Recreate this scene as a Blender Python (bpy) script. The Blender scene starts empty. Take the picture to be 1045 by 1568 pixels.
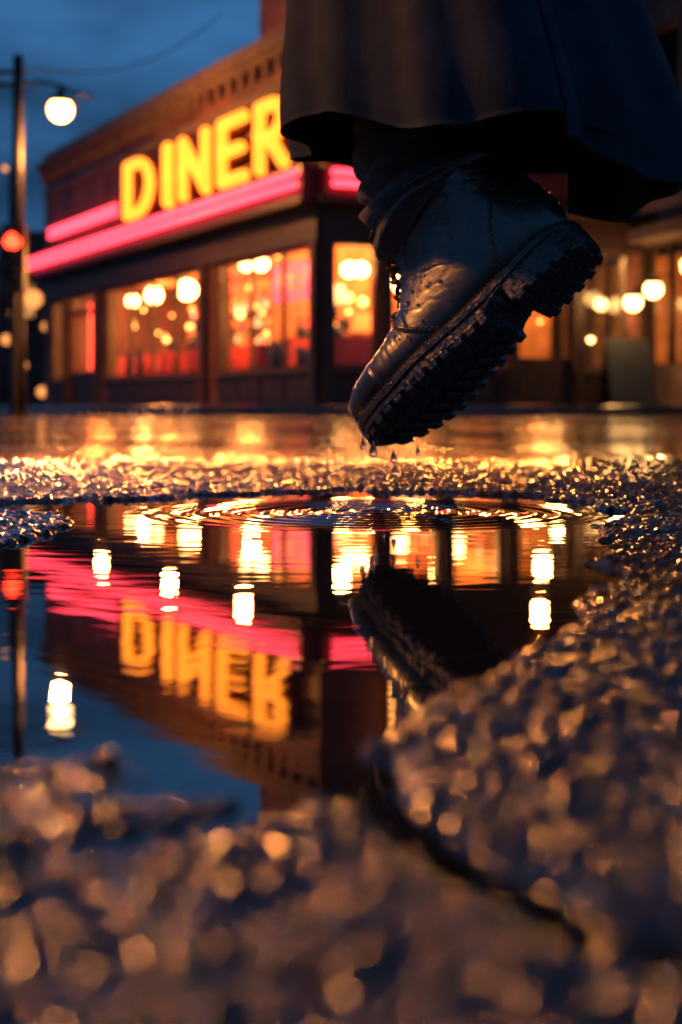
import bpy, bmesh, math, random
import numpy as np
from mathutils import Vector, Matrix, kdtree
random.seed(7); rng=np.random.default_rng(7)
scn=bpy.context.scene
scn.view_settings.view_transform='Standard'
scn.view_settings.look='None'; scn.view_settings.exposure=0
FPX=2178.0; CH=0.09; HY=625.0
def pt(px,py,D):
    return Vector(((px-522.5)/FPX*D, D, CH+(HY-py)/FPX*D))
# ------------------------------------------------------------ camera
cam=bpy.data.cameras.new("camera"); co=bpy.data.objects.new("camera",cam)
scn.collection.objects.link(co); scn.camera=co
co.location=(0,0,CH); co.rotation_euler=(math.radians(90),0,0)
cam.sensor_fit='VERTICAL'; cam.sensor_height=36; cam.sensor_width=24; cam.lens=50
cam.shift_y=-(784-HY)/1568.0
cam.clip_start=0.01; cam.clip_end=2000
cam.dof.use_dof=True; cam.dof.focus_distance=1.08; cam.dof.aperture_fstop=6.9
# ------------------------------------------------------------ materials
def newmat(name):
    m=bpy.data.materials.new(name); m.use_nodes=True
    nt=m.node_tree; b=nt.nodes['Principled BSDF']; return m,nt,b
def N(nt,t,**k):
    n=nt.nodes.new(t)
    for a,v in k.items(): setattr(n,a,v)
    return n
def pmat(name,c1,c2,scale=8,rough=(.5,.7),bump=.2,bdist=.005,bscale=None,metal=0,spec=.5,coat=0,coatr=.1,sheen=0,stretch=None):
    m,nt,b=newmat(name); L=nt.links.new
    tc=N(nt,'ShaderNodeTexCoord'); src=tc.outputs['Object']
    if stretch:
        mp=N(nt,'ShaderNodeMapping'); mp.inputs['Scale'].default_value=stretch; L(src,mp.inputs[0]); src=mp.outputs[0]
    n=N(nt,'ShaderNodeTexNoise'); n.inputs['Scale'].default_value=scale; n.inputs['Detail'].default_value=6
    L(src,n.inputs['Vector'])
    r=N(nt,'ShaderNodeValToRGB'); r.color_ramp.elements[0].position=.3; r.color_ramp.elements[1].position=.7
    r.color_ramp.elements[0].color=(*c1,1); r.color_ramp.elements[1].color=(*c2,1)
    L(n.outputs[0],r.inputs[0]); L(r.outputs[0],b.inputs['Base Color'])
    mr=N(nt,'ShaderNodeMapRange'); mr.inputs[1].default_value=.3; mr.inputs[2].default_value=.7
    mr.inputs[3].default_value=rough[0]; mr.inputs[4].default_value=rough[1]
    L(n.outputs[0],mr.inputs[0]); L(mr.outputs[0],b.inputs['Roughness'])
    n2=N(nt,'ShaderNodeTexNoise'); n2.inputs['Scale'].default_value=bscale or scale*6; n2.inputs['Detail'].default_value=4
    L(src,n2.inputs['Vector'])
    bp=N(nt,'ShaderNodeBump'); bp.inputs['Strength'].default_value=bump; bp.inputs['Distance'].default_value=bdist
    L(n2.outputs[0],bp.inputs['Height']); L(bp.outputs[0],b.inputs['Normal'])
    b.inputs['Metallic'].default_value=metal; b.inputs['Specular IOR Level'].default_value=spec
    b.inputs['Coat Weight'].default_value=coat; b.inputs['Coat Roughness'].default_value=coatr
    b.inputs['Sheen Weight'].default_value=sheen
    return m
def emat(name,col,strength,var=0,scale=4):
    m,nt,b=newmat(name); L=nt.links.new
    b.inputs['Base Color'].default_value=(col[0]*.5,col[1]*.5,col[2]*.5,1)
    b.inputs['Emission Color'].default_value=(*col,1)
    b.inputs['Emission Strength'].default_value=strength
    if var:
        tc=N(nt,'ShaderNodeTexCoord'); n=N(nt,'ShaderNodeTexNoise'); n.inputs['Scale'].default_value=scale
        L(tc.outputs['Object'],n.inputs['Vector'])
        mr=N(nt,'ShaderNodeMapRange'); mr.inputs[1].default_value=.3; mr.inputs[2].default_value=.7
        mr.inputs[3].default_value=strength*(1-var); mr.inputs[4].default_value=strength
        L(n.outputs[0],mr.inputs[0]); L(mr.outputs[0],b.inputs['Emission Strength'])
    return m
def brickmat(name,c1,c2,mort,rough=.6):
    m,nt,b=newmat(name); L=nt.links.new
    uv=N(nt,'ShaderNodeUVMap'); uv.uv_map='uv'
    br=N(nt,'ShaderNodeTexBrick'); br.inputs['Scale'].default_value=1
    br.inputs['Brick Width'].default_value=.22; br.inputs['Row Height'].default_value=.075; br.inputs['Mortar Size'].default_value=.008
    br.inputs['Color1'].default_value=(*c1,1); br.inputs['Color2'].default_value=(*c2,1); br.inputs['Mortar'].default_value=(*mort,1)
    L(uv.outputs[0],br.inputs['Vector'])
    tc=N(nt,'ShaderNodeTexCoord'); ns=N(nt,'ShaderNodeTexNoise'); ns.inputs['Scale'].default_value=1.3; ns.inputs['Detail'].default_value=7; L(tc.outputs['Object'],ns.inputs['Vector'])
    mr=N(nt,'ShaderNodeMapRange'); mr.inputs[1].default_value=.35; mr.inputs[2].default_value=.65; mr.inputs[3].default_value=.45; mr.inputs[4].default_value=1.2; L(ns.outputs[0],mr.inputs[0])
    sc=N(nt,'ShaderNodeVectorMath',operation='SCALE'); L(br.outputs[0],sc.inputs[0]); L(mr.outputs[0],sc.inputs['Scale']); L(sc.outputs[0],b.inputs['Base Color'])
    bp=N(nt,'ShaderNodeBump'); bp.inputs['Strength'].default_value=.5; bp.inputs['Distance'].default_value=.01; bp.invert=True
    L(br.outputs['Fac'],bp.inputs['Height']); L(bp.outputs[0],b.inputs['Normal'])
    b.inputs['Roughness'].default_value=rough
    return m
# ------------------------------------------------------------ mesh helpers
class Batch:
    def __init__(s): s.v=[]; s.f=[]
    def add(s,vs,fs):
        o=len(s.v); s.v.extend([tuple(p) for p in vs]); s.f.extend([tuple(i+o for i in f) for f in fs])
    def box(s,fr,t0,t1,d0,d1,z0,z1):
        vs=[fr(t,d,z) for z in (z0,z1) for t,d in ((t0,d0),(t1,d0),(t1,d1),(t0,d1))]
        s.add(vs,[(0,3,2,1),(4,5,6,7),(0,1,5,4),(1,2,6,5),(2,3,7,6),(3,0,4,7)])
    def sphere(s,c,r,seg=16,rings=10,sc=(1,1,1)):
        vs=[];fs=[]
        for i in range(rings+1):
            a=math.pi*i/rings
            for j in range(seg):
                b=2*math.pi*j/seg
                vs.append((c[0]+r*sc[0]*math.sin(a)*math.cos(b),c[1]+r*sc[1]*math.sin(a)*math.sin(b),c[2]+r*sc[2]*math.cos(a)))
        for i in range(rings):
            for j in range(seg):
                fs.append((i*seg+j,(i+1)*seg+j,(i+1)*seg+(j+1)%seg,i*seg+(j+1)%seg))
        s.add(vs,fs)
    def tube(s,pts,r,seg=10,closed=False):
        pts=[Vector(p) for p in pts]; n=len(pts)
        rs=r if hasattr(r,'__len__') else [r]*n
        vs=[];fs=[]; prev=None
        for i,p in enumerate(pts):
            if closed: tg=(pts[(i+1)%n]-pts[i-1])
            else: tg=(pts[min(i+1,n-1)]-pts[max(i-1,0)])
            tg.normalize()
            if prev is None:
                a=Vector((0,0,1)) if abs(tg.z)<.9 else Vector((1,0,0))
                x=tg.cross(a).normalized()
            else:
                x=(prev-tg*prev.dot(tg)).normalized()
            prev=x; y=tg.cross(x)
            for j in range(seg):
                b=2*math.pi*j/seg
                vs.append(p+(x*math.cos(b)+y*math.sin(b))*rs[i])
        m=n if closed else n-1
        for i in range(m):
            k=(i+1)%n
            for j in range(seg):
                fs.append((i*seg+j,i*seg+(j+1)%seg,k*seg+(j+1)%seg,k*seg+j))
        if not closed:
            fs.append(tuple(range(seg))[::-1]); fs.append(tuple((n-1)*seg+j for j in range(seg)))
        s.add(vs,fs)
    def lathe(s,c,prof,seg=20):
        vs=[];fs=[]
        for r,z in prof:
            for j in range(seg):
                b=2*math.pi*j/seg; vs.append((c[0]+r*math.cos(b),c[1]+r*math.sin(b),c[2]+z))
        for i in range(len(prof)-1):
            for j in range(seg):
                fs.append((i*seg+j,i*seg+(j+1)%seg,(i+1)*seg+(j+1)%seg,(i+1)*seg+j))
        s.add(vs,fs)
    def obj(s,name,mat,parent=None,smooth=False,uvframe=None,bevel=0):
        me=bpy.data.meshes.new(name); me.from_pydata(s.v,[],s.f); me.update()
        o=bpy.data.objects.new(name,me); scn.collection.objects.link(o)
        me.materials.append(mat)
        if smooth: me.polygons.foreach_set('use_smooth',[True]*len(me.polygons))
        if parent: o.parent=parent
        if uvframe:
            (C,u)=uvframe; uv=me.uv_layers.new(name='uv')
            for l in me.loops:
                p=me.vertices[l.vertex_index].co
                uv.data[l.index].uv=((p-C).dot(u)+ .37*(p-C).dot(Vector((-u.y,u.x,0))),p.z)
        if bevel:
            b=o.modifiers.new('b','BEVEL'); b.width=bevel; b.segments=2; b.limit_method='ANGLE'
        return o
def empty(name):
    e=bpy.data.objects.new(name,None); scn.collection.objects.link(e); return e
def gridobj(name,P,mat,smooth=True,parent=None,wrap=False):
    n,m,_=P.shape
    me=bpy.data.meshes.new(name)
    idx=np.arange(n*m).reshape(n,m)
    if wrap:
        idx=np.concatenate([idx,idx[:,:1]],1)
    a=idx[:-1,:-1].ravel(); b=idx[:-1,1:].ravel(); c=idx[1:,1:].ravel(); d=idx[1:,:-1].ravel()
    F=np.stack([a,b,c,d],1)
    me.vertices.add(n*m); me.vertices.foreach_set('co',P.reshape(-1).astype(np.float32))
    me.loops.add(F.size); me.loops.foreach_set('vertex_index',F.ravel().astype(np.int32))
    me.polygons.add(len(F)); me.polygons.foreach_set('loop_start',(np.arange(len(F))*4).astype(np.int32))
    me.polygons.foreach_set('loop_total',np.full(len(F),4,dtype=np.int32))
    me.update(calc_edges=True); me.validate()
    if smooth: me.polygons.foreach_set('use_smooth',np.ones(len(me.polygons),dtype=bool))
    me.materials.append(mat)
    o=bpy.data.objects.new(name,me); scn.collection.objects.link(o)
    if parent: o.parent=parent
    return o
# numpy noise
def hsh(ix,iy,k=0):
    h=np.sin(ix*127.1+iy*311.7+k*74.7)*43758.5453
    return h-np.floor(h)
def vnoise(x,y,k=0):
    ix=np.floor(x); iy=np.floor(y); fx=x-ix; fy=y-iy
    fx=fx*fx*(3-2*fx); fy=fy*fy*(3-2*fy)
    a=hsh(ix,iy,k); b=hsh(ix+1,iy,k); c=hsh(ix,iy+1,k); d=hsh(ix+1,iy+1,k)
    return (a*(1-fx)+b*fx)*(1-fy)+(c*(1-fx)+d*fx)*fy
def fbm(x,y,o=4,k=0):
    s=0;a=.5
    for i in range(o):
        s=s+a*vnoise(x,y,k+i); x=x*2.03+11.3; y=y*2.03+5.7; a*=.5
    return s
def worley(x,y,k=0):
    ix=np.floor(x); iy=np.floor(y); best=np.full(x.shape,9.0); hid=np.zeros(x.shape)
    for dx in (-1,0,1):
        for dy in (-1,0,1):
            cx=ix+dx; cy=iy+dy
            d=np.hypot(cx+.15+.7*hsh(cx,cy,k)-x, cy+.15+.7*hsh(cx,cy,k+5)-y)
            m=d<best; best=np.where(m,d,best); hid=np.where(m,hsh(cx,cy,k+9),hid)
    return best,hid
def sstep(a,b,x):
    t=np.clip((x-a)/(b-a),0,1); return t*t*(3-2*t)
def segdist(X,Y,pts,closed):
    n=len(pts); D=np.full(X.shape,1e9)
    for i in range(n if closed else n-1):
        ax,ay=pts[i]; bx,by=pts[(i+1)%n]
        vx,vy=bx-ax,by-ay
        t=np.clip(((X-ax)*vx+(Y-ay)*vy)/(vx*vx+vy*vy),0,1)
        D=np.minimum(D,np.hypot(X-ax-t*vx,Y-ay-t*vy))
    return D
def inside(X,Y,pts):
    r=np.zeros(X.shape,bool); n=len(pts)
    for i in range(n):
        ax,ay=pts[i]; bx,by=pts[(i+1)%n]
        if ay==by: continue
        c=((ay>Y)!=(by>Y))&(X<(bx-ax)*(Y-ay)/(by-ay)+ax)
        r^=c
    return r
# ------------------------------------------------------------ ground
def axis(lo,hi,f):
    v=[0.0]
    while v[-1]<hi: v.append(v[-1]+f(abs(v[-1])))
    w=[0.0]
    while w[-1]>lo: w.append(w[-1]-f(abs(w[-1])))
    return np.array(w[::-1][:-1]+v)
xs=axis(-300,300,lambda a: max(.0008,.0075*a) if a<.6 else .05*a)
ys=[.14]
while ys[-1]<500:
    y=ys[-1]; ys.append(y+(max(.0007,.0025*y) if y<2.4 else .03*y))
back=[.12]
while back[-1]>-150: back.append(back[-1]-max(.02,.25*abs(back[-1])))
ys=np.array(back[::-1]+ys)
X,Y=np.meshgrid(xs,ys)
def g(px,py):
    yy=FPX*CH/(py-HY); return ((px-522.5)/FPX*yy,yy)
pud=[g(-160,1330),g(0,1290),g(120,1262),g(240,1250),g(400,1222),g(480,1192),g(560,1130),g(640,1092),g(720,1058),g(800,1000),g(880,958),g(885,905),g(985,893),(.15,.83),(.175,.955),(.20,1.10),(.235,1.2),(.23,1.36),(.15,1.46),(.03,1.53),(-.12,1.49),(-.2,1.40),(-.3,1.37),(-.42,1.33),(-.58,1.1),(-.5,.7),(-.3,.42),(-.14,.3)]
isl=[(-.34,.9),(-.25,.88),(-.205,.97),(-.2,1.1),(-.235,1.2),(-.33,1.24),(-.42,1.1)]
isl2=[g(-80,1165),g(60,1150),g(150,1140),g(235,1175),g(250,1270),g(60,1310),g(-120,1300)]
def ground_h(X,Y):
    am=np.clip(np.abs(Y),.2,1.6)*.05
    wx=X+am*(fbm(X*16,Y*16,4,1)-.47)*1.0; wy=Y+am*(fbm(X*16,Y*16,4,7)-.47)*2.0
    wx=wx+.012*(fbm(X*70,Y*70,3,61)-.45)*np.clip(Y*1.5,.3,1); wy=wy+.018*(fbm(X*70,Y*70,3,67)-.45)*np.clip(Y*1.5,.3,1)
    def sd(poly):
        d=segdist(wx,wy,poly,True); return np.where(inside(wx,wy,poly),d,-d)
    s=sd(pud); si=sd(isl); s2=sd(isl2)
    w=.003+.010*np.clip(np.abs(Y),.2,1.6)
    S=sstep(-w,w,s)*(1-sstep(-w*.7,w*.7,si))*(1-.86*sstep(-.005,.007,s2)*(.55+.45*sstep(.35,.6,fbm(X*55,Y*55,3,81)+.05)))
    out=.0030+.0030*(fbm(X*7,Y*7,3,3)-.45)+.0024*(fbm(X*38,Y*38,3,13)-.45)
    out=out+.002*sstep(0,.25,-s)*sstep(1.3,.5,Y)
    z=out*(1-S)-.012*S
    far=sstep(3.8,1.8,Y)*sstep(3,1,np.abs(X))*sstep(-1.0,0,Y)
    z=z*far+.004*(1-far)
    nearw=sstep(.8,.35,Y)
    def stones(cs,k,am,pw):
        f1,h1=worley(X/cs+.25*vnoise(X*90,Y*90,71),Y/cs+.25*vnoise(X*90,Y*90,73),k)
        return am*(h1**pw)*np.clip(1-(f1/.58)**2,0,1)
    agg=(1-nearw)*(stones(.0085,2,.0030,1.3)+stones(.0042,4,.0013,.7))+nearw*(stones(.0066,6,.0037,1.6)+stones(.0034,8,.0011,1.0))
    z=z+(agg-.0006)*far*(1-.7*S)
    z=z+.0016*(fbm(X*110,Y*110,3,21)-.47)*far*(1-.4*nearw)
    cr=[([(.0076,.358),(.011,.309),(.0224,.274),(.033,.258),(.0417,.24),(.06,.228),(.1,.22),(.2,.23)],1.1),
        ([(.006,.345),(-.008,.326),(-.031,.298),(-.05,.286),(-.068,.278),(-.1,.268),(-.2,.25)],1.1),
        ([(.075,.47),(.095,.455),(.12,.45),(.2,.44),(.4,.47)],1.3),
        ([(.18,.95),(.24,1.0),(.33,1.02),(.5,1.1)],1.4),
        ([(.2,1.3),(.3,1.36),(.42,1.33),(.6,1.5)],1.6),
        ([(-.3,1.5),(-.1,1.65),(.1,1.6),(.3,1.62),(.6,1.6)],1.5)]
    cx=X+.008*(fbm(X*60,Y*60,3,31)-.47); cy=Y+.010*(fbm(X*60,Y*60,3,37)-.47)
    for pl,k in cr:
        d=segdist(cx,cy,pl,False)
        z=z-.018*k*(1-sstep(.0014*k,.0050*k,d))*far
        z=z-.003*k*(1-sstep(.002,.014,d))*far
    return z
Z=ground_h(X,Y)
m,nt,b=newmat('wet_asphalt'); L=nt.links.new
tc=N(nt,'ShaderNodeTexCoord')
vo=N(nt,'ShaderNodeTexVoronoi'); vo.inputs['Scale'].default_value=190; L(tc.outputs['Object'],vo.inputs['Vector'])
rp=N(nt,'ShaderNodeValToRGB'); rp.color_ramp.elements[0].color=(.009,.0085,.008,1); rp.color_ramp.elements[1].color=(.048,.038,.029,1)
rp.color_ramp.elements[0].position=.4
sp=N(nt,'ShaderNodeSeparateColor'); L(vo.outputs['Color'],sp.inputs[0]); L(sp.outputs[0],rp.inputs[0]); L(rp.outputs[0],b.inputs['Base Color'])
n1=N(nt,'ShaderNodeTexNoise'); n1.inputs['Scale'].default_value=.9; n1.inputs['Detail'].default_value=5; L(tc.outputs['Object'],n1.inputs['Vector'])
mr=N(nt,'ShaderNodeMapRange'); mr.inputs[1].default_value=.44; mr.inputs[2].default_value=.58; mr.inputs[3].default_value=.16; mr.inputs[4].default_value=.6
L(n1.outputs[0],mr.inputs[0]); L(mr.outputs[0],b.inputs['Roughness'])
n2=N(nt,'ShaderNodeTexNoise'); n2.inputs['Scale'].default_value=420; n2.inputs['Detail'].default_value=3; L(tc.outputs['Object'],n2.inputs['Vector'])
ad=N(nt,'ShaderNodeMath',operation='ADD'); L(n2.outputs[0],ad.inputs[0])
vm=N(nt,'ShaderNodeMath',operation='MULTIPLY'); vm.inputs[1].default_value=-.8; L(vo.outputs['Distance'],vm.inputs[0]); L(vm.outputs[0],ad.inputs[1])
bp=N(nt,'ShaderNodeBump'); bp.inputs['Distance'].default_value=.0022
ms=N(nt,'ShaderNodeMapRange'); ms.inputs[1].default_value=.44; ms.inputs[2].default_value=.56; ms.inputs[3].default_value=.10; ms.inputs[4].default_value=.8; L(n1.outputs[0],ms.inputs[0]); L(ms.outputs[0],bp.inputs['Strength'])
L(ad.outputs[0],bp.inputs['Height']); L(bp.outputs[0],b.inputs['Normal'])
b.inputs['Specular IOR Level'].default_value=.06
wn_=N(nt,'ShaderNodeMapRange'); wn_.inputs[1].default_value=.38; wn_.inputs[2].default_value=.60; wn_.inputs[3].default_value=.05; wn_.inputs[4].default_value=1.0; L(sp.outputs[1],wn_.inputs[0])
mc=N(nt,'ShaderNodeMapRange'); mc.inputs[1].default_value=.44; mc.inputs[2].default_value=.58; mc.inputs[3].default_value=1.0; mc.inputs[4].default_value=0.0; L(n1.outputs[0],mc.inputs[0])
mxx=N(nt,'ShaderNodeMath',operation='MAXIMUM'); L(mc.outputs[0],mxx.inputs[0]); L(wn_.outputs[0],mxx.inputs[1]); L(mxx.outputs[0],b.inputs['Coat Weight'])
b.inputs['Coat Roughness'].default_value=.045; b.inputs['Coat IOR'].default_value=1.58
n3=N(nt,'ShaderNodeTexNoise'); n3.inputs['Scale'].default_value=60; n3.inputs['Detail'].default_value=4; L(tc.outputs['Object'],n3.inputs['Vector'])
b2=N(nt,'ShaderNodeBump'); b2.inputs['Distance'].default_value=.0022; L(ms.outputs[0],b2.inputs['Strength']); L(n3.outputs[0],b2.inputs['Height']); L(b2.outputs[0],b.inputs['Coat Normal'])
gridobj('ground',np.stack([X,Y,Z],2),m)
# ------------------------------------------------------------ water
wxs=np.arange(-.62,.46,.0024); wys=np.arange(.2,1.66,.0024)
WX,WY=np.meshgrid(wxs,wys)
WZ=np.zeros_like(WX)
for cx,cy,A,lam,dec,R in ((.03,1.23,.0016,.0225,.19,.225),(.075,1.24,.0004,.013,.05,.09),(-.03,1.21,.0003,.012,.05,.08)):
    r=np.hypot(WX-cx,(WY-cy))
    r=r+.0030*(vnoise(WX*16,WY*16,3)-.5)
    WZ+=A*np.cos(2*np.pi*r/lam)*np.exp(-r/dec)*sstep(R,R*.55,r)
WZ+=.00010*(fbm(WX*22,WY*55,2,51)-.4)
m,nt,b=newmat('puddle_water'); L=nt.links.new
for n in list(nt.nodes):
    if n.type=='BSDF_PRINCIPLED': nt.nodes.remove(n)
out=[n for n in nt.nodes if n.type=='OUTPUT_MATERIAL'][0]
gl=N(nt,'ShaderNodeBsdfGlossy'); gl.inputs['Roughness'].default_value=.012; gl.inputs['Color'].default_value=(.97,.97,.97,1)
df=N(nt,'ShaderNodeBsdfDiffuse'); df.inputs['Color'].default_value=(.008,.008,.008,1)
fr=N(nt,'ShaderNodeFresnel'); fr.inputs['IOR'].default_value=2.0
mx=N(nt,'ShaderNodeMixShader'); L(fr.outputs[0],mx.inputs[0]); L(df.outputs[0],mx.inputs[1]); L(gl.outputs[0],mx.inputs[2]); L(mx.outputs[0],out.inputs[0])
tc=N(nt,'ShaderNodeTexCoord'); mp=N(nt,'ShaderNodeMapping'); mp.inputs['Scale'].default_value=(14,60,1); L(tc.outputs['Object'],mp.inputs[0])
nn=N(nt,'ShaderNodeTexNoise'); nn.inputs['Scale'].default_value=1; nn.inputs['Detail'].default_value=2; L(mp.outputs[0],nn.inputs['Vector'])
bp=N(nt,'ShaderNodeBump'); bp.inputs['Strength'].default_value=.25; bp.inputs['Distance'].default_value=.0003; L(nn.outputs[0],bp.inputs['Height'])
for q in (gl,fr): L(bp.outputs[0],q.inputs['Normal'])
gridobj('puddle_water',np.stack([WX,WY,WZ],2),m)
# ------------------------------------------------------------ world
w=bpy.data.worlds.new("World"); scn.world=w; w.use_nodes=True
nt=w.node_tree; L=nt.links.new; bg=nt.nodes['Background']
sky=N(nt,'ShaderNodeTexSky'); sky.sky_type='NISHITA'; sky.sun_disc=False; sky.sun_elevation=math.radians(1.0); sky.sun_rotation=math.radians(200)
tc=N(nt,'ShaderNodeTexCoord'); sx=N(nt,'ShaderNodeSeparateXYZ'); L(tc.outputs['Generated'],sx.inputs[0])
rp=N(nt,'ShaderNodeValToRGB'); e=rp.color_ramp.elements
e[0].position=0; e[0].color=(.018,.052,.12,1); e[1].position=1; e[1].color=(.020,.066,.165,1)
q=e.new(.12); q.color=(.024,.088,.21,1); q=e.new(.4); q.color=(.028,.105,.25,1)
L(sx.outputs['Z'],rp.inputs[0])
mp=N(nt,'ShaderNodeMapping'); mp.inputs['Scale'].default_value=(1,1,2.5); L(tc.outputs['Generated'],mp.inputs[0])
cn=N(nt,'ShaderNodeTexNoise'); cn.inputs['Scale'].default_value=4.5; cn.inputs['Detail'].default_value=7; cn.inputs['Roughness'].default_value=.55; L(mp.outputs[0],cn.inputs['Vector'])
cr=N(nt,'ShaderNodeMapRange'); cr.inputs[1].default_value=.35; cr.inputs[2].default_value=.68; cr.inputs[3].default_value=.45; cr.inputs[4].default_value=1.7
L(cn.outputs[0],cr.inputs[0])
mu=N(nt,'ShaderNodeVectorMath',operation='SCALE'); L(rp.outputs[0],mu.inputs[0]); L(cr.outputs[0],mu.inputs['Scale'])
ns=N(nt,'ShaderNodeVectorMath',operation='MULTIPLY'); L(sky.outputs[0],ns.inputs[0]); ns.inputs[1].default_value=(.001,.004,.010)
av=N(nt,'ShaderNodeVectorMath',operation='ADD'); L(mu.outputs[0],av.inputs[0]); L(ns.outputs[0],av.inputs[1])
L(av.outputs[0],bg.inputs['Color']); bg.inputs['Strength'].default_value=1.0
# ------------------------------------------------------------ diner
M_brick=brickmat('red_brick',(.17,.05,.03),(.23,.075,.045),(.09,.055,.045))
M_wood=pmat('dark_painted_wood',(.03,.016,.012),(.06,.03,.02),6,(.4,.6))
M_stone=pmat('worn_cornice_stone',(.09,.058,.045),(.17,.11,.085),3,(.6,.8))
M_signboard=pmat('red_enamel_board',(.12,.016,.012),(.18,.03,.02),3,(.35,.5))
M_metal=pmat('black_metal',(.02,.02,.022),(.04,.04,.045),12,(.35,.55),metal=.6)
M_letter=emat('yellow_neon_letter',(1,.25,.017),3.3)
M_pink=emat('pink_neon',(1,.045,.072),5.0)
M_pinks=emat('pink_window_neon',(1,.07,.13),3.0)
M_lamp=emat('warm_lamp_glass',(1,.50,.14),24)
M_lampS=emat('street_lamp_glass',(1,.54,.17),14)
M_lampT=emat('small_warm_bulb',(1,.38,.08),9)
M_red=emat('red_glow',(1,.05,.025),5)
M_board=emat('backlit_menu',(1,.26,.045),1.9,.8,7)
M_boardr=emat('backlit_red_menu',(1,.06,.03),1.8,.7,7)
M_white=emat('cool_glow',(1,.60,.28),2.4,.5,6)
M_inter=pmat('interior_plaster',(.22,.075,.025),(.60,.25,.09),2.6,(.6,.8))
M_floor=pmat('interior_floor',(.2,.12,.08),(.3,.18,.1),4,(.3,.5))
M_vinyl=pmat('red_vinyl',(.3,.03,.02),(.4,.05,.03),5,(.3,.4))
M_dark=pmat('dark_clothes',(.02,.018,.02),(.06,.05,.05),8,(.7,.9))
mg,nt,b=newmat('window_glass'); 
for n in list(nt.nodes):
    if n.type=='BSDF_PRINCIPLED': nt.nodes.remove(n)
out=[n for n in nt.nodes if n.type=='OUTPUT_MATERIAL'][0]
tr=N(nt,'ShaderNodeBsdfTransparent'); tr.inputs[0].default_value=(.95,.95,.95,1); gl=N(nt,'ShaderNodeBsdfGlossy'); gl.inputs['Roughness'].default_value=.02
mx=N(nt,'ShaderNodeMixShader'); mx.inputs[0].default_value=.09; nt.links.new(tr.outputs[0],mx.inputs[1]); nt.links.new(gl.outputs[0],mx.inputs[2]); nt.links.new(mx.outputs[0],out.inputs[0])
M_glass=mg
M_darkglass=pmat('dark_glass',(.01,.012,.016),(.02,.022,.028),2,(.03,.08),.05,.002,2)
def frame(C,u):
    u=Vector((u[0],u[1],0)).normalized(); C=Vector(C)
    n=Vector((u.y,-u.x,0))
    if n.dot(Vector((0,0,0))-C)<0: n=-n
    def f(t,d,z): return C+u*t+n*d+Vector((0,0,z))
    return f,C,u,n
diner=empty('diner_building')
C0=(-.3,20,0)
FL,CL,uL,nL=frame(C0,(-.472,.882)); FR,CR,uR,nR=frame(C0,(.94,.34))
LL=13.4; LR=5.2
def facade(F,Cc,u,length,wins,tag,zs=(.66,2.45),top=5.3):
    br=Batch(); wd=Batch(); gl=Batch(); st=Batch()
    zb,zt=zs
    ed=[0.0]+[e for w_ in wins for e in w_[:2]]+[length]
    for i in range(0,len(ed),2):
        if ed[i+1]-ed[i]>.01: br.box(F,ed[i],ed[i+1],-.25,0,0.12,zt)
    for t0,t1,door in wins:
        z0=.14 if door else zb
        if not door:
            wd.box(F,t0,t1,-.22,-.02,.12,zb-.05); st.box(F,t0-.04,t1+.04,-.24,.05,zb-.05,zb)
            k=max(1,int((t1-t0)/.75))
            for i in range(k):
                a=t0+(t1-t0)*i/k; c=t0+(t1-t0)*(i+1)/k
                wd.box(F,a+.06,c-.06,-.02,.0,.2,zb-.12)
        fw=.05
        wd.box(F,t0,t0+fw,-.2,-.03,z0,zt); wd.box(F,t1-fw,t1,-.2,-.03,z0,zt)
        wd.box(F,t0+fw,t1-fw,-.2,-.03,zt-fw,zt); wd.box(F,t0+fw,t1-fw,-.2,-.03,z0,z0+fw)
        k=max(1,round((t1-t0)/1.1))
        for i in range(1,k):
            a=t0+(t1-t0)*i/k; wd.box(F,a-.02,a+.02,-.15,-.08,z0+fw,zt-fw)
        if door:
            wd.box(F,t0+fw,t1-fw,-.18,-.05,z0+fw,z0+.7); wd.box(F,t0+fw,t1-fw,-.18,-.05,2.05,2.12)
        gl.add([F(t0+fw,-.11,z0+fw),F(t1-fw,-.11,z0+fw),F(t1-fw,-.11,zt-fw),F(t0+fw,-.11,zt-fw)],[(0,1,2,3)])
    wd.box(F,0,length,-.25,.06,zt+.001,2.95)
    wd.box(F,-.1,length+.1,-.25,.36,2.95,3.05)
    wd2=Batch(); wd2.box(F,-.02,length+.02,-.2,.30,3.053,3.5)
    br.box(F,0,length,-.25,0,3.5,top)
    st.box(F,-.06,length+.06,-.3,.12,top,top+.1); st.box(F,-.1,length+.1,-.3,.2,top+.1,top+.2); st.box(F,-.04,length+.04,-.3,.04,top+.2,top+.42)
    st.box(F,-.01,length+.01,.002,.05,4.78,4.9)
    i=.2
    while i<length:
        st.box(F,i,i+.12,0,.1,top-.2,top-.002); i+=.45
    for t in [.0]+[ (wins[k][1]+wins[k+1][0])/2-.09 for k in range(len(wins)-1)]:
        wd.box(F,t+.01,t+.17,0.002,.09,.12,zt)
    br.obj('brick_wall_'+tag,M_brick,diner,uvframe=(Cc,u)); wd.obj('timber_'+tag,M_wood,diner); gl.obj('window_panes_'+tag,M_glass,diner)
    st.obj('cornice_'+tag,M_stone,diner); wd2.obj('sign_board_'+tag,M_signboard,diner)
winL=[(.25,3.65,False),(4.5,9.2,False),(10.0,11.6,True),(12.0,12.9,False)]
winR=[(.12,.9,False),(1.08,1.85,False),(2.05,2.85,False),(3.1,4.0,True),(4.2,5.0,False)]
facade(FL,CL,uL,LL,winL,'street_side'); facade(FR,CR,uR,LR,winR,'corner_side')
nb=Batch()
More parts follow.
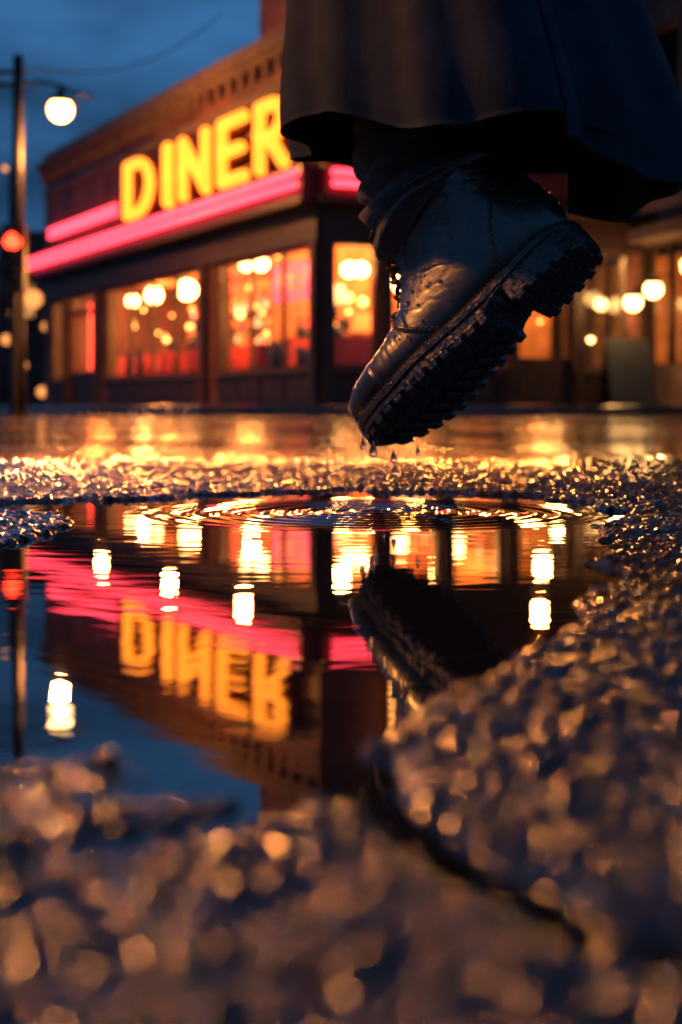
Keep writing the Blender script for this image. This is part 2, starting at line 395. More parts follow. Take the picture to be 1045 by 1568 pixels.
for z,dd in ((3.20,.42),(3.36,.40)):
    for a,c in ((-.05,4.3),(4.45,8.9),(9.05,13.9)):
        nb.tube([FL(a,dd,z),FL(c,dd,z)],.05)
    nb.tube([FR(.05,dd,z),FR(.98,dd,z)],.05)
for z in (3.83,3.96): nb.tube([FL(8.3,.12,z),FL(12.6,.12,z)],.055)
nb.obj('neon_tubes',M_pink,diner,True)
lt=Batch(); bk=Batch()
def stroke(F,t,z,pts,r=.10):
    P=[F(t-p[0],.30,z+p[1]) for p in pts]; lt.tube(P,r,12)
    for p in (P[0],P[-1]): lt.sphere(p,r,12,8)
    bk.tube([F(t-p[0],.12,z+p[1]) for p in pts],r*1.5,8)
H=.90
def arc(cx,cy,rx,ry,a0,a1,n=14): return [(cx+rx*math.cos(math.radians(a0+(a1-a0)*i/n)),cy+ry*math.sin(math.radians(a0+(a1-a0)*i/n))) for i in range(n+1)]
z0=3.62
def LD(t,w): stroke(FL,t,z0,[(0,0),(0,H)]); stroke(FL,t,z0,[(0,H),(.4*w,H)]+arc(.4*w,H/2,.6*w,H/2,90,-90)+[(0,0)])
def LI(t): stroke(FL,t,z0,[(0,0),(0,H)],.12)
def LN(t,w): stroke(FL,t,z0,[(0,0),(0,H)]); stroke(FL,t,z0,[(0,H),(w,0)]); stroke(FL,t,z0,[(w,0),(w,H)])
def LE(t,w): stroke(FL,t,z0,[(0,0),(0,H)]); [stroke(FL,t,z0,[(0,q*H),(w*k,q*H)]) for q,k in ((0,1),(.5,.85),(1,1))]
def LRR(t,w): stroke(FL,t,z0,[(0,0),(0,H)]); stroke(FL,t,z0,[(0,H),(.5*w,H)]+arc(.5*w,H*.74,.45*w,H*.26,90,-90)+[(0,H*.48)]); stroke(FL,t,z0,[(.4*w,H*.48),(w,0)])
LD(7.1,1.15); LI(5.05); LN(4.38,.98); LE(2.75,.82); LRR(1.35,.8)
lt.obj('diner_letters',M_letter,diner,True); bk.obj('letter_backs',M_signboard,diner,True)
rb=Batch(); 
rb.box(FL,0.3,LL-.1,-7.5,-.3,5.0,5.25)
rb.obj('roof',M_stone,diner)
ub=Batch(); ub.box(FL,1.2,4.6,-5.5,-1.2,5.25,8.2); ub.box(FL,1.8,2.6,-3,-2,8.2,9.4); ub.obj('upper_storey',M_brick,diner,uvframe=(CL,uL))
sb=Batch(); sb.box(FL,LL-.25,LL,-7.5,-.25,.12,5.3); sb.obj('end_wall',M_brick,diner,uvframe=(CL,nL))
cb=Batch(); cb.box(FL,1.15,4.65,-5.6,-1.1,8.2,8.4); cb.box(FL,6,6.5,-1.6,-1.0,5.25,6.3); cb.box(FL,9.6,10.2,-2,-1.2,5.25,6.0); cb.obj('roof_trim',M_stone,diner)
ib=Batch(); ib.box(FL,.2,LL-.3,-3.4,-3.2,.12,2.9); ib.box(FR,.2,LR,-3.0,-2.9,.12,2.9); ib.box(FL,.2,LL-.3,-3.2,-.26,2.75,2.88)
ib.obj('interior_walls',M_inter,diner)
ib=Batch(); ib.box(FL,.2,LL-.3,-3.2,-.26,.05,.13); ib.obj('interior_floor',M_floor,diner)
vb=Batch()
for k in range(9):
    t=.6+k*1.35
    vb.box(FL,t,t+.15,-1.5,-.5,.13,1.15); vb.box(FL,t+.6,t+.95,-1.5,-.5,.8,.84)
vb.box(FL,.5,12.5,-2.4,-2.0,.13,1.05)
for k in range(16): vb.lathe(FL(.9+k*.7,-1.8,0),[(.02,.13),(.02,.62),(.15,.63),(.16,.7),(.0,.72)],10)
vb.obj('booths_and_stools',M_vinyl,diner)
sh=Batch(); bo=[Batch(),Batch(),Batch()]
for z in (1.35,1.7,2.05):
    sh.box(FL,.4,12.4,-3.18,-2.9,z,z+.03)
    t=.5
    while t<12.3:
        if rng.random()<.7:
            h_=rng.uniform(.12,.26); bo[rng.integers(0,3)].lathe(FL(t,-3.03,z+.031),[(.0,0),(.04,0),(.04,h_*.6),(.015,h_*.75),(.015,h_),(0,h_)],8)
        t+=rng.uniform(.09,.2)
for k,(t0,t1) in enumerate(((.4,3.5),(4.7,9.0))):
    for q in range(4):
        t=rng.uniform(t0,t1-.5); sh.box(FL,t,t+rng.uniform(.2,.45),-.17,-.15,.72,.72+rng.uniform(.2,.5))
for F,ts,dd in ((FL,(.95,2.35,3.2,5.2,6.6,7.9),-.9),(FR,(.5,2.4),-.9)):
    for t in ts:
        c=F(t,dd,0); hh=rng.uniform(1.25,1.6)
        sh.lathe((c.x,c.y,0),[(.0,.13),(.19,.14),(.2,hh-.55),(.21,hh-.3),(.16,hh-.22),(.06,hh-.18),(.055,hh-.12),(.1,hh-.06),(.105,hh+.02),(.07,hh+.1),(0,hh+.12)],12)
sh.obj('shelves_and_customers',M_dark,diner,True)
for q,(b_,mm) in enumerate(zip(bo,(M_board,M_boardr,M_white))): b_.obj('glowing_bottles',mm,diner,True)  # bottles emit: their backlighting is put into the material
mb=Batch(); mr_=Batch(); mw=Batch()
for k in range(44):
    t=rng.uniform(.4,12.4); z=rng.uniform(.95,2.2); ww=rng.uniform(.12,.5); hh=rng.uniform(.1,.4)
    (mb,mr_,mw)[rng.choice([0,0,0,1,1,2])].box(FL,t,t+ww,-3.19,-3.1-rng.uniform(0,.1)+.06,z,z+hh)
for k in range(10):
    t=.2+k*.45; z=rng.uniform(1.0,2.1)
    (mb,mr_,mw)[k%3].box(FR,t,t+.3,-2.89,-2.8,z,z+.3)
mb.obj('menu_boards',M_board,diner); mr_.obj('red_boards',M_boardr,diner); mw.obj('glowing_displays',M_white,diner)
lb=Batch(); sb_=Batch(); rods=Batch()
def lampL(t,d,z,r=.11): 
    p=FL(t,d,z); lb.sphere(p,r); rods.tube([p+Vector((0,0,r)),Vector((p.x,p.y,2.76))],.01,6)
def lampR(t,d,z,r=.11,F=FR):
    p=F(t,d,z); lb.sphere(p,r); rods.tube([p+Vector((0,0,r)),Vector((p.x,p.y,2.85))],.01,6)
def byray(px,py,F,d):
    u=(F(1,0,0)-F(0,0,0)); P0=F(0,d,0); k=(px-522.5)/FPX
    t=(k*P0.y-P0.x)/(u.x-k*u.y); D=P0.y+u.y*t
    return t,CH+(HY-py)/FPX*D
for px,py,d,r in ((203,461,-1.2,.13),(236,452,-1.0,.17),(287,444,-1.0,.19),(378,404,-.8,.12),(400,404,-.8,.12)):
    t,z=byray(px,py,FL,d); lampL(t,d,z,r)
for px,py,d,r in ((535,413,-.7,.11),(553,413,-.7,.11),(613,435,-.9,.12),(700,430,-.9,.12),(760,440,-1.2,.1)):
    t,z=byray(px,py,FR,d); lampR(t,d,z,r)
for px,py,d,r in ((368,482,-1.2,.075),(336,515,-.9,.05),(430,480,-1,.05),(430,505,-1.3,.06),(462,505,-1,.06),(425,390,-.7,.06),(205,500,-1.2,.05),(255,520,-1.5,.06),(225,548,-1.2,.04),(290,500,-1.0,.05),(410,530,-1.4,.06),(352,560,-1,.03)):
    t,z=byray(px,py,FL,d); sb_.sphere(FL(t,d,z),r)
for px,py,d,r in ((534,456,-1,.07),(556,462,-1,.07),(512,500,-.9,.05),(545,520,-1,.05),(505,440,-.8,.04),(625,480,-1,.05),(610,500,-1,.05)):
    t,z=byray(px,py,FR,d); sb_.sphere(FR(t,d,z),r)
for k in range(46):
    t=rng.uniform(.3,12.6); sb_.sphere(FL(t,rng.uniform(-2.8,-.5),rng.uniform(.95,2.35)),rng.uniform(.018,.04),8,6)
for k in range(18):
    t=rng.uniform(.15,4.9); sb_.sphere(FR(t,rng.uniform(-2.5,-.5),rng.uniform(.95,2.35)),rng.uniform(.018,.04),8,6)
lb.obj('pendant_globes',M_lamp,diner,True); sb_.obj('small_bulbs',M_lampT,diner,True); rods.obj('pendant_rods',M_metal,diner)
ws=Batch()
t,z=byray(445,432,FL,-.3)
for k in range(3): ws.tube([FL(t-.42,-.3,z-.15+k*.15),FL(t+.42,-.3,z-.15+k*.15)],.03,8)
ws.tube([FL(t-.55,-.3,z-.25),FL(t+.55,-.3,z-.25),FL(t+.55,-.3,z+.25),FL(t-.55,-.3,z+.25)],.03,8,True)
ws.obj('pink_window_sign',M_pinks,diner,True)
ws=Batch(); t,z=byray(352,436,FL,-.3)
for k in range(3): ws.tube([FL(t-.4,-.3,z-.14+k*.14),FL(t+.4,-.3,z-.14+k*.14)],.03,8)
for k in range(4): ws.tube([FL(10.2+k*.35,-.35,.9),FL(10.2+k*.35,-.35,2.3)],.03,8)
ws.obj('red_window_sign',M_red,diner,True)
def plight(name,loc,col,P,r=.15,parent=None):
    l=bpy.data.lights.new(name,'POINT'); l.color=col; l.energy=P; l.shadow_soft_size=r
    o=bpy.data.objects.new(name,l); scn.collection.objects.link(o); o.location=loc
    if parent: o.parent=parent
for i,(t,d) in enumerate(((1.2,-1.6),(3.2,-1.6),(5.8,-1.6),(8.2,-1.6),(10.8,-1.4))):
    plight('interior_light',FL(t,d,2.45),(1,.38,.09),400,.12,diner)
for t in (.8,2.4,4.2): plight('interior_light',FR(t,-1.3,2.45),(1,.42,.11),150,.12,diner)
for F,ts in ((FL,(1.5,4.5,8)),(FR,(1.2,3.2))):  # added warm spots without fittings, aimed at the foreground for glints
    for t in ts:
        l=bpy.data.lights.new('added_warm_spot','SPOT'); l.color=(1,.29,.05); l.energy=440; l.spot_size=math.radians(50); l.spot_blend=.6; l.shadow_soft_size=.10
        o=bpy.data.objects.new('added_warm_spot',l); scn.collection.objects.link(o); o.location=F(t,.5,2.86); o.parent=diner
        dvec=Vector((0.1,0.3,0.1))-Vector(o.location); o.rotation_euler=dvec.to_track_quat('-Z','Y').to_euler()
bs=Batch(); bs.box(FR,1.0,1.12,.02,.6,3.7,4.9); bs.obj('blade_sign',M_signboard,diner)
bs=Batch(); [bs.sphere(FR(.99,.3,3.85+.18*k),.05,10,6) for k in range(6)]; bs.obj('blade_sign_bulbs',M_lampT,diner,True)
# ------------------------------------------------------------ pavement + kerb
M_conc=pmat('wet_concrete',(.06,.055,.05),(.10,.095,.09),3,(.12,.35),.3,.004,60,coat=.4)
pv=Batch()
pv.add([FL(16,-9,.12),FL(16,2.4,.12),FL(-1.6,2.4,.12),FR(2.2,2.3,.12),FR(9,2.3,.12),FR(9,-9,.12)],[(0,1,2,3,4,5)])
pv.obj('pavement',M_conc)
kb=Batch()
kb.box(FL,-1.75,16,2.4,2.55,-.05,.125)
kb.box(FR,2.1,9,2.3,2.45,-.05,.125)
p1=FL(-1.6,2.4,0);p2=FR(2.2,2.3,0); fk,_,_,_=frame(p1,(p2-p1)[:2]); kb.box(fk,0,(p2-p1).length,0.003,.15,-.05,.124)
kb.obj('kerb',M_conc,bevel=.02)
# ------------------------------------------------------------ right-hand shops
M_brick2=brickmat('brown_brick',(.13,.08,.055),(.17,.11,.08),(.09,.08,.07))
shop=empty('brick_shop_building')
FS,CS,uS,nS=frame((3.25,26.5,0),(2.4,-8.0))
br=Batch();wd=Batch();gb=Batch();st=Batch();inn=Batch()
wn=[(.5,2.0),(2.6,4.1),(4.7,6.2),(6.8,8.4),(9.,10.6)]
ed=[0]+[e for w_ in wn for e in w_]+[12]
for i in range(0,len(ed),2): br.box(FS,ed[i],ed[i+1],-.3,0,0,2.6)
for a,c in wn:
    br.box(FS,a,c,-.3,0,0,.7); wd.box(FS,a,c,-.2,-.1,.7,.76); wd.box(FS,a,c,-.2,-.1,2.54,2.6); wd.box(FS,a,a+.06,-.2,-.1,.76,2.54); wd.box(FS,c-.06,c,-.2,-.1,.76,2.54)
    wd.box(FS,(a+c)/2-.03,(a+c)/2+.03,-.2,-.1,.76,2.54); inn.box(FS,a+.02,c-.02,-1.2,-1.1,.7,2.6)
    gb.add([FS(a,-.15,.76),FS(c,-.15,.76),FS(c,-.15,2.54),FS(a,-.15,2.54)],[(0,1,2,3)])
st.box(FS,-.05,12,-.3,.35,2.6,2.8)
br.box(FS,0,12,-.3,0,2.8,3.9)
w2=[(.6,1.7),(2.7,3.8),(4.8,5.9),(6.9,8.0),(9.0,10.1)]
ed=[0]+[e for w_ in w2 for e in w_]+[12]
for zf in (3.9,7.0):
    for i in range(0,len(ed),2): br.box(FS,ed[i],ed[i+1],-.3,0,zf,zf+1.9)
    for a,c in w2:
        gb.add([FS(a,-.2,zf),FS(c,-.2,zf),FS(c,-.2,zf+1.9),FS(a,-.2,zf+1.9)],[(0,1,2,3)]); st.box(FS,a-.1,c+.1,.002,.12,zf-.12,zf)
        wd.box(FS,a,c,-.18,-.12,zf+.92,zf+.98)
    br.box(FS,0,12,-.3,0,zf+1.9,zf+3.1)
br.box(FS,0,.3,-6,-.3,0,10.1); st.box(FS,-.1,12,-.3,.3,10.1,10.5)
dk=Batch(); dk.box(FS,.3,12,-2.5,-2.4,3,10)
br.obj('walls',M_brick2,shop,uvframe=(CS,uS)); wd.obj('window_frames',M_wood,shop); gb.obj('panes',M_glass,shop); st.obj('ledges',M_stone,shop); inn.obj('shop_displays',emat('dim_shop_glow',(1,.36,.09),.22,.9,3),shop); dk.obj('dark_rooms',M_wood,shop)
aw=Batch(); aw.add([FS(6.6,.05,3.4),FS(11,.05,3.4),FS(11,1.0,2.95),FS(6.6,1.0,2.95),FS(11,1.0,2.8),FS(6.6,1.0,2.8)],[(0,1,2,3),(3,2,4,5)]); aw.obj('awning',pmat('canvas_awning',(.3,.16,.08),(.4,.22,.12),4),shop)
wl=Batch(); br_=Batch()
for px,py in ((875,460),(970,463),(1001,443),(905,520)):
    t,z=byray(px,py,FS,.3); p=FS(t,.3,z); r=.13 if py<500 else .05
    wl.sphere(p,r); br_.tube([FS(t,0,z+.2),FS(t,.3,z+.22),FS(t,.3,z+r)],.015,6); br_.lathe((p.x,p.y,p.z+r*.7),[(.0,.08),(.09,.05),(.12,-.01)],12)
    if r>.1: plight('wall_lamp_light',FS(t,.55,z),(1,.5,.16),35,.1,shop)
wl.obj('wall_lamp_globes',emat('wall_lamp_glass',(1,.52,.16),14),shop,True); br_.obj('lamp_brackets',M_metal,shop)
ab=empty('sandwich_board_sign'); fa,_,_,_=frame((4.0,21.5,0),(1,.2))
a_=Batch()
for s_ in (-1,1):
    a_.add([fa(0,s_*.28,.0),fa(.7,s_*.28,.0),fa(.7,s_*.03,1.15),fa(0,s_*.03,1.15),fa(0,s_*.25,.0),fa(.7,s_*.25,.0),fa(.7,0,1.15),fa(0,0,1.15)],[(0,1,2,3),(4,7,6,5),(0,3,7,4),(1,5,6,2),(2,6,7,3),(0,4,5,1)])
a_.obj('boards',pmat('blue_chalkboard',(.018,.026,.034),(.03,.04,.05),6),ab)
def block(name,x0,x1,y0,y1,h,lit,mat):
    e_=empty(name); f=lambda t,d,z: Vector((t,d,z))
    b_=Batch(); b_.box(f,x0,x1,y0,y1,0,h); b_.obj('walls',mat,e_,uvframe=(Vector((x0,y0,0)),Vector((1,0,0))))
    c_=Batch(); c_.box(f,x0-.1,x1+.1,y0-.15,y1,h,h+.3); c_.obj('parapet',M_stone,e_)
    wa=Batch(); wb=Batch(); fr_=Batch()
    x=x0+.6; 
    while x<x1-1.2:
        z=.9
        while z<h-1.6:
            (wa if rng.random()<lit else wb).add([(x,y0-.03,z),(x+.9,y0-.03,z),(x+.9,y0-.03,z+1.3),(x,y0-.03,z+1.3)],[(0,1,2,3)])
            fr_.box(f,x-.06,x+.96,y0-.1,y0-.002,z-.1,z-.003); fr_.box(f,x+.42,x+.48,y0-.07,y0-.035,z,z+1.3)
            z+=2.9
        x+=1.9
    if wa.v: wa.obj('lit_windows',emat('distant_window_glow',(1,.42,.12),.9,.7,2),e_)
    if wb.v: wb.obj('dark_windows',M_darkglass,e_)
    fr_.obj('sills',M_stone,e_)
block('rear_brick_building',2.0,9,33,38,9.5,.25,M_brick2)
block('rear_brick_building',-26,-14.5,52,60,6.0,.3,M_brick)
block('rear_brick_building',-14,-9.2,58,64,7.0,.4,M_brick2)
block('rear_brick_building',9,30,45,60,12,.2,M_brick)
dl=Batch()
for px,py,D,r in ((52,458,44,.35),(10,520,44,.2),(72,500,44,.2),(8,258,46,.12),(65,600,42,.2),(35,560,44,.2),(20,480,44,.16),(80,390,44,.26)):
    dl.sphere(pt(px,py,D),r*.8)
e_=empty('distant_street_lights'); dl.obj('glass_globes',emat('distant_lamp_glow',(1,.34,.08),1.6),e_,True)
db=Batch()
for px,py,D in ((52,458,44),(72,500,44),(8,258,46),(35,560,44)):
    p=pt(px+8,py,D); db.tube([(p.x,p.y,0),(p.x,p.y,p.z)],.06,6)
db.obj('posts',M_metal,e_)
# ------------------------------------------------------------ street lamps
def street_lamp(px0x,D,topz,armz,lxx,lz,P):
    sl=empty('street_lamp'); pb=Batch()
    pb.tube([(px0x,D,-.05),(px0x,D,1.2),(px0x,D,min(3,topz-.6)),(px0x,D,topz)],[.13,.11,.095,.08],14)
    sg=1 if lxx>px0x else -1
    pb.tube([(px0x,D,armz),(px0x+.35*sg,D,armz+.06),(lxx,D,armz+.0),(lxx+.25*sg,D,armz-.13),(lxx+.5*sg,D,armz-.18)],.028,8)
    pb.tube([(px0x-.45*sg,D,armz+.02),(px0x,D,armz)],.035,8)
    pb.tube([(px0x-.5*sg,D,topz-.25),(px0x+.1*sg,D,topz-.25)],.035,8)
    pb.tube([(lxx,D,armz),(lxx,D,lz+.25)],.02,8)
    pb.lathe((lxx,D,lz),[(.03,.34),(.06,.3),(.07,.22),(.24,.13),(.26,.09),(.2,.1)],20)
    pb.obj('pole_and_arm',M_metal,sl,True)
    gb_=Batch(); gb_.sphere((lxx,D,lz),.19,20,14,(1,1,.95)); gb_.obj('lamp_globe',M_lampS,sl,True)
    plight('lamp_light',(lxx,D-.02,lz-.36),(1,.34,.07),P,.12,sl)
    return sl
D=22
px0=pt(28,620,D); top=pt(28,85,D); lx=pt(93,168,D)
sl=street_lamp(px0.x,D,top.z,pt(28,131,D).z,lx.x,lx.z,750)
street_lamp(-3.9,1.9,4.2,3.85,-3.2,3.45,620)  # second lamp, added out of frame as warm key light on the boot
wr=Batch()
for a,c in (((px0.x-.4,D,top.z-.2),(-3.9,1.9,4.1)),((px0.x,D,top.z-.2),(-2.5,30,8.4)),((px0.x-.2,D,top.z-.3),(-12,40,8))):
    a=Vector(a);c=Vector(c); wr.tube([a.lerp(c,i/12)-Vector((0,0,.5*math.sin(math.pi*i/12))) for i in range(13)],.012,5)
wr.obj('wires',M_metal,sl)
ts=empty('traffic_signal'); D2=21.5
c=pt(20,368,D2); tb=Batch(); ff=lambda t,d,z: Vector((c.x+t,D2+d,c.z+z))
tb.box(ff,-.17,.17,-.02,.22,-.78,.24); tb.tube([(c.x-.02,D2+.12,-.05),(c.x-.02,D2+.12,c.z-.75)],.06,10)
for k in range(3):
    zc=-.27*k
    tb.tube([ (c.x+.12*math.cos(a),D2-.06-.0*a,c.z+zc+.12*math.sin(a)) for a in np.linspace(0,math.pi,9)],.02,6)
    tb.tube([ (c.x+.12*math.cos(a),D2-.14,c.z+zc+.12*math.sin(a)) for a in np.linspace(0.2,math.pi-.2,9)],.02,6)
tb.obj('housing_and_post',M_metal,ts)
rl=Batch(); rl.sphere((c.x,D2-.03,c.z),.135,16,10,(1,.3,1)); rl.obj('red_lens',emat('red_signal',(1,.035,.012),10),ts,True)
rl=Batch(); [rl.sphere((c.x,D2-.03,c.z-.27*k),.10,16,10,(1,.3,1)) for k in (1,2)]; rl.obj('dark_lenses',M_darkglass,ts,True)
# ------------------------------------------------------------ BOOT
SC=.88
T=Vector((-.640,.33,-.69)).normalized(); S=Vector((-.53,-.755,.21)); S=(S-T*S.dot(T)).normalized(); U=-(S.cross(T)); 
O=Vector((.034,1.31,.061))-T*.30*SC-U*.03*SC
Rm=np.array([T,S,U])
def deform(P):
    P=np.array(P,float); x,y,z=P[...,0].copy(),P[...,1].copy(),P[...,2].copy()
    z=z+.012*np.clip((x-.19)/.11,0,1.2)**2
    dz=np.clip(z-.115,0,None); dz=dz*dz/(dz+.03)
    x=x+.02*dz; y=y+.30*dz
    return np.stack([x,y,z],-1)
def toworld(P):
    P=deform(P)*SC; return P@Rm+np.array(O)
def wv(p): return Vector(toworld(np.array(p)))
Bp=np.array([(.299,.036),(.296,.031),(.285,.030),(.262,.030),(.235,.030),(.205,.030),(.165,.031),(.125,.033),(.080,.034),(.040,.035),(.012,.045),(.000,.068),(.001,.098),(.005,.124),(.003,.150)])
Fp=np.array([(.301,.044),(.300,.054),(.293,.065),(.276,.076),(.252,.083),(.228,.091),(.209,.101),(.193,.113),(.181,.126),(.173,.140),(.167,.154),(.163,.167),(.160,.180),(.158,.193),(.157,.206)])
Wp=np.array([.010,.022,.032,.0415,.0475,.0495,.047,.0435,.041,.040,.040,.0405,.042,.044,.047])
def interp(A,n):
    A=np.array(A,float); k=len(A); t=np.linspace(0,k-1,n); i=np.clip(np.floor(t).astype(int),0,k-2); f=(t-i)
    g=lambda j:A[np.clip(j,0,k-1)]
    if A.ndim>1: f=f[:,None]
    p0,p1,p2,p3=g(i-1),g(i),g(i+1),g(i+2)
    return .5*((2*p1)+(-p0+p2)*f+(2*p0-5*p1+4*p2-p3)*f**2+(-p0+3*p1-3*p2+p3)*f**3)
NR,NT=280,240
Bc,Fc,Wc=interp(Bp,NR),interp(Fp,NR),interp(Wp,NR)
th=np.linspace(0,2*np.pi,NT,endpoint=False)
def shape(ti,thv):
    c,s=np.cos(thv),np.sin(thv)
    cc=np.sign(c)*np.abs(c)**.88; ss=np.sign(s)*np.abs(s)**.84
    ctr=(Bc[ti]+Fc[ti])/2; hf=(Fc[ti]-Bc[ti])/2
    x=ctr[...,0]+hf[...,0]*cc; z=ctr[...,1]+hf[...,1]*cc; 
    y=Wc[ti]*ss*(1-.12*cc)
    return np.stack([x,y,z],-1)
TI,TH=np.meshgrid(np.arange(NR),th,indexing='ij')
P=shape(TI,TH)
du=np.gradient(P,axis=0); dv=(np.roll(P,-1,1)-np.roll(P,1,1)); nn_=np.cross(dv,du); nn_/=np.linalg.norm(nn_,axis=2,keepdims=True)+1e-12
ctr=P.mean(1,keepdims=True); sg=np.sign(((P-ctr)*nn_).sum(2,keepdims=True)); nn_*=np.where(sg==0,1,sg)
x,y,z=P[...,0],P[...,1],P[...,2]; a=np.abs(np.where(TH>np.pi,TH-2*np.pi,TH)); tt=TI/(NR-1)
d=np.zeros_like(x)
d+=.0014*sstep(-.001,.001,(x-.240)-.10*np.abs(y))
lace=sstep(.43,.45,tt)
d-=.0035*lace*(1-sstep(.40,.46,a))
qx=.150+.35*(z-.03)+.03*np.sin((z-.03)*30)
d+=.0016*(1-sstep(-.001,.001,x-qx))*sstep(.5,.6,a)
hx=.075-.0*z-.55*np.clip(z-.03,0,1)+.012*np.sin((z-.03)*40)
d+=.0016*(1-sstep(-.001,.001,x-hx))
d+=.0028*np.exp(-((tt-.985)/.012)**2)
top=sstep(2.4,.9,a)
def ridge(u,v,k,p=2.2):
    n=fbm(u,v,4,k); return -np.clip(1-np.abs(n-.47)*9,0,1)**p
d+=.0014*ridge((x+.3*np.abs(y)+.2*z)*60,y*12+z*9,33)*np.exp(-((x-.195)/.030)**2)*(.3+top)
d+=.0013*ridge((z+.45*x)*38,y*10+x*8,35)*sstep(.09,.125,z)*sstep(.35,.6,a)
d+=.0005*ridge((x*.7-z)*40,(x+z)*12,39)*sstep(.05,.08,z)
d+=.0024*(fbm(x*22+9,(z+y)*22,2,14)-.4)
d[0]=0
P=P+nn_*d[...,None]
boot=empty('leather_boot')
m,nt,b=newmat('wet_black_leather'); L=nt.links.new
tc=N(nt,'ShaderNodeTexCoord')
v1=N(nt,'ShaderNodeTexVoronoi'); v1.inputs['Scale'].default_value=1100; L(tc.outputs['Object'],v1.inputs['Vector'])
n1=N(nt,'ShaderNodeTexNoise'); n1.inputs['Scale'].default_value=40; n1.inputs['Detail'].default_value=9; n1.inputs['Roughness'].default_value=.6; L(tc.outputs['Object'],n1.inputs['Vector'])
rp=N(nt,'ShaderNodeValToRGB'); rp.color_ramp.elements[0].position=.35; rp.color_ramp.elements[1].position=.68
rp.color_ramp.elements[0].color=(.010,.007,.0055,1); rp.color_ramp.elements[1].color=(.065,.034,.018,1); L(n1.outputs[0],rp.inputs[0]); L(rp.outputs[0],b.inputs['Base Color'])
mr=N(nt,'ShaderNodeMapRange'); mr.inputs[1].default_value=.35; mr.inputs[2].default_value=.65; mr.inputs[3].default_value=.20; mr.inputs[4].default_value=.42; L(n1.outputs[0],mr.inputs[0]); L(mr.outputs[0],b.inputs['Roughness'])
ad=N(nt,'ShaderNodeMath',operation='ADD'); L(n1.outputs[0],ad.inputs[0]); vm=N(nt,'ShaderNodeMath',operation='MULTIPLY'); vm.inputs[1].default_value=.3; L(v1.outputs['Distance'],vm.inputs[0]); L(vm.outputs[0],ad.inputs[1])
bp=N(nt,'ShaderNodeBump'); bp.inputs['Strength'].default_value=.4; bp.inputs['Distance'].default_value=.0012; L(ad.outputs[0],bp.inputs['Height']); L(bp.outputs[0],b.inputs['Normal'])
b.inputs['Specular IOR Level'].default_value=.7; b.inputs['Coat Weight'].default_value=.6; b.inputs['Coat Roughness'].default_value=.13
M_leather=m
ug=gridobj('leather_upper',toworld(P),M_leather,parent=boot,wrap=True)
# outsole
WX_=[(0,.004),(.003,.017),(.010,.026),(.022,.0335),(.04,.0375),(.06,.0385),(.085,.0380),(.11,.0385),(.135,.041),(.165,.0465),(.2,.0515),(.23,.0520),(.255,.0480),(.278,.0385),(.292,.028),(.300,.016),(.3045,.004)]
wxa=np.array(WX_); 
def sw(x): return np.interp(x,wxa[:,0],wxa[:,1])
stn=sorted(list(np.linspace(-.004,.309,90))+[.0859,.0861])
def swo(x): return sw((x+.004)/.313*.3045)
rings=[]
for x_ in stn:
    w_=swo(x_)
    if x_<.086: zb=.004
    elif x_<.125: zb=.026-.012*((x_-.086)/.039)**1.5
    else: zb=.0155
    zt=.036 if x_<.2 else .036-.004*min(1,(x_-.2)/.04)
    zm=zt-.009
    pr=[(w_*.97,zb),(w_,zb+.0015),(w_*1.0,min(zm-.0022,zb+.0045) if zm-.0022>zb+.0015 else zb+.002),(w_*1.0,max(zm-.002,zb+.0025)),(w_*.955,max(zm-.001,zb+.003)),(w_*.955,max(zm+.0004,zb+.0035)),(w_*1.03,max(zm+.0016,zb+.004)),(w_*1.035,zt-.001),(w_*1.01,zt+.0003)]
    rings.append([(x_,yy,zz) for yy,zz in pr]+[(x_,-yy,zz) for yy,zz in pr[::-1]])
R=np.array(rings)
M_rub=pmat('black_rubber',(.012,.010,.009),(.032,.027,.023),60,(.22,.45),.7,.0015,220,spec=.8)
ob=Batch(); n_,m_,_=R.shape
RW=toworld(R).reshape(-1,3)
fs=[(i*m_+j,i*m_+(j+1)%m_,(i+1)*m_+(j+1)%m_,(i+1)*m_+j) for i in range(n_-1) for j in range(m_)]
fs+=[tuple(range(m_)),tuple((n_-1)*m_+j for j in range(m_))[::-1]]
ob.add(RW.tolist(),fs); o=ob.obj('outsole',M_rub,boot)
lg=Batch()
def lug(poly,z0,z1):
    n=len(poly); vs=[wv((p[0],p[1],z0)) for p in poly]
    cx=sum(p[0] for p in poly)/n; cy=sum(p[1] for p in poly)/n
    vs+=[wv((cx+(p[0]-cx)*.86,cy+(p[1]-cy)*.95,z1)) for p in poly]
    fs=[tuple(range(n)),tuple(n+i for i in range(n))[::-1]]+[(i,n+i,n+(i+1)%n,(i+1)%n) for i in range(n)]
    lg.add(vs,fs)
x_=.115
while x_<.290:
    for s_ in (-1,1):
        wo=swo(x_+.004)*1.0; wo2=swo(min(x_+.014,.303))*1.0
        sk=.012
        lug([(x_+.0,s_*wo),(x_+.0115,s_*wo2),(x_+.0115+sk*.2,s_*.60*wo2),(x_+.0+sk*.2,s_*.60*wo)],.018,.0095)
        lug([(x_+sk*.4,s_*.55*wo),(x_+.009+sk*.4,s_*.55*wo2),(x_+.009+sk,s_*.006),(x_+sk,s_*.006)],.018,.010)
    x_+=.0165
for x_ in (.002,.019,.036,.053,.070):
    for s_ in (-1,1):
        wo=swo(x_+.003)*1.0; wo2=swo(x_+.014)*1.0
        lug([(x_,s_*wo),(x_+.012,s_*wo2),(x_+.012,s_*.5*wo2),(x_,s_*.5*wo)],.006,0)
        lug([(x_+.003,s_*.42*wo),(x_+.010,s_*.42*wo2),(x_+.012,s_*.1*wo2),(x_+.005,s_*.1*wo)],.006,.0005)
for x_ in (.095,.104): lug([(x_,-.03),(x_+.005,-.03),(x_+.005,.03),(x_,.03)],.026,.017)
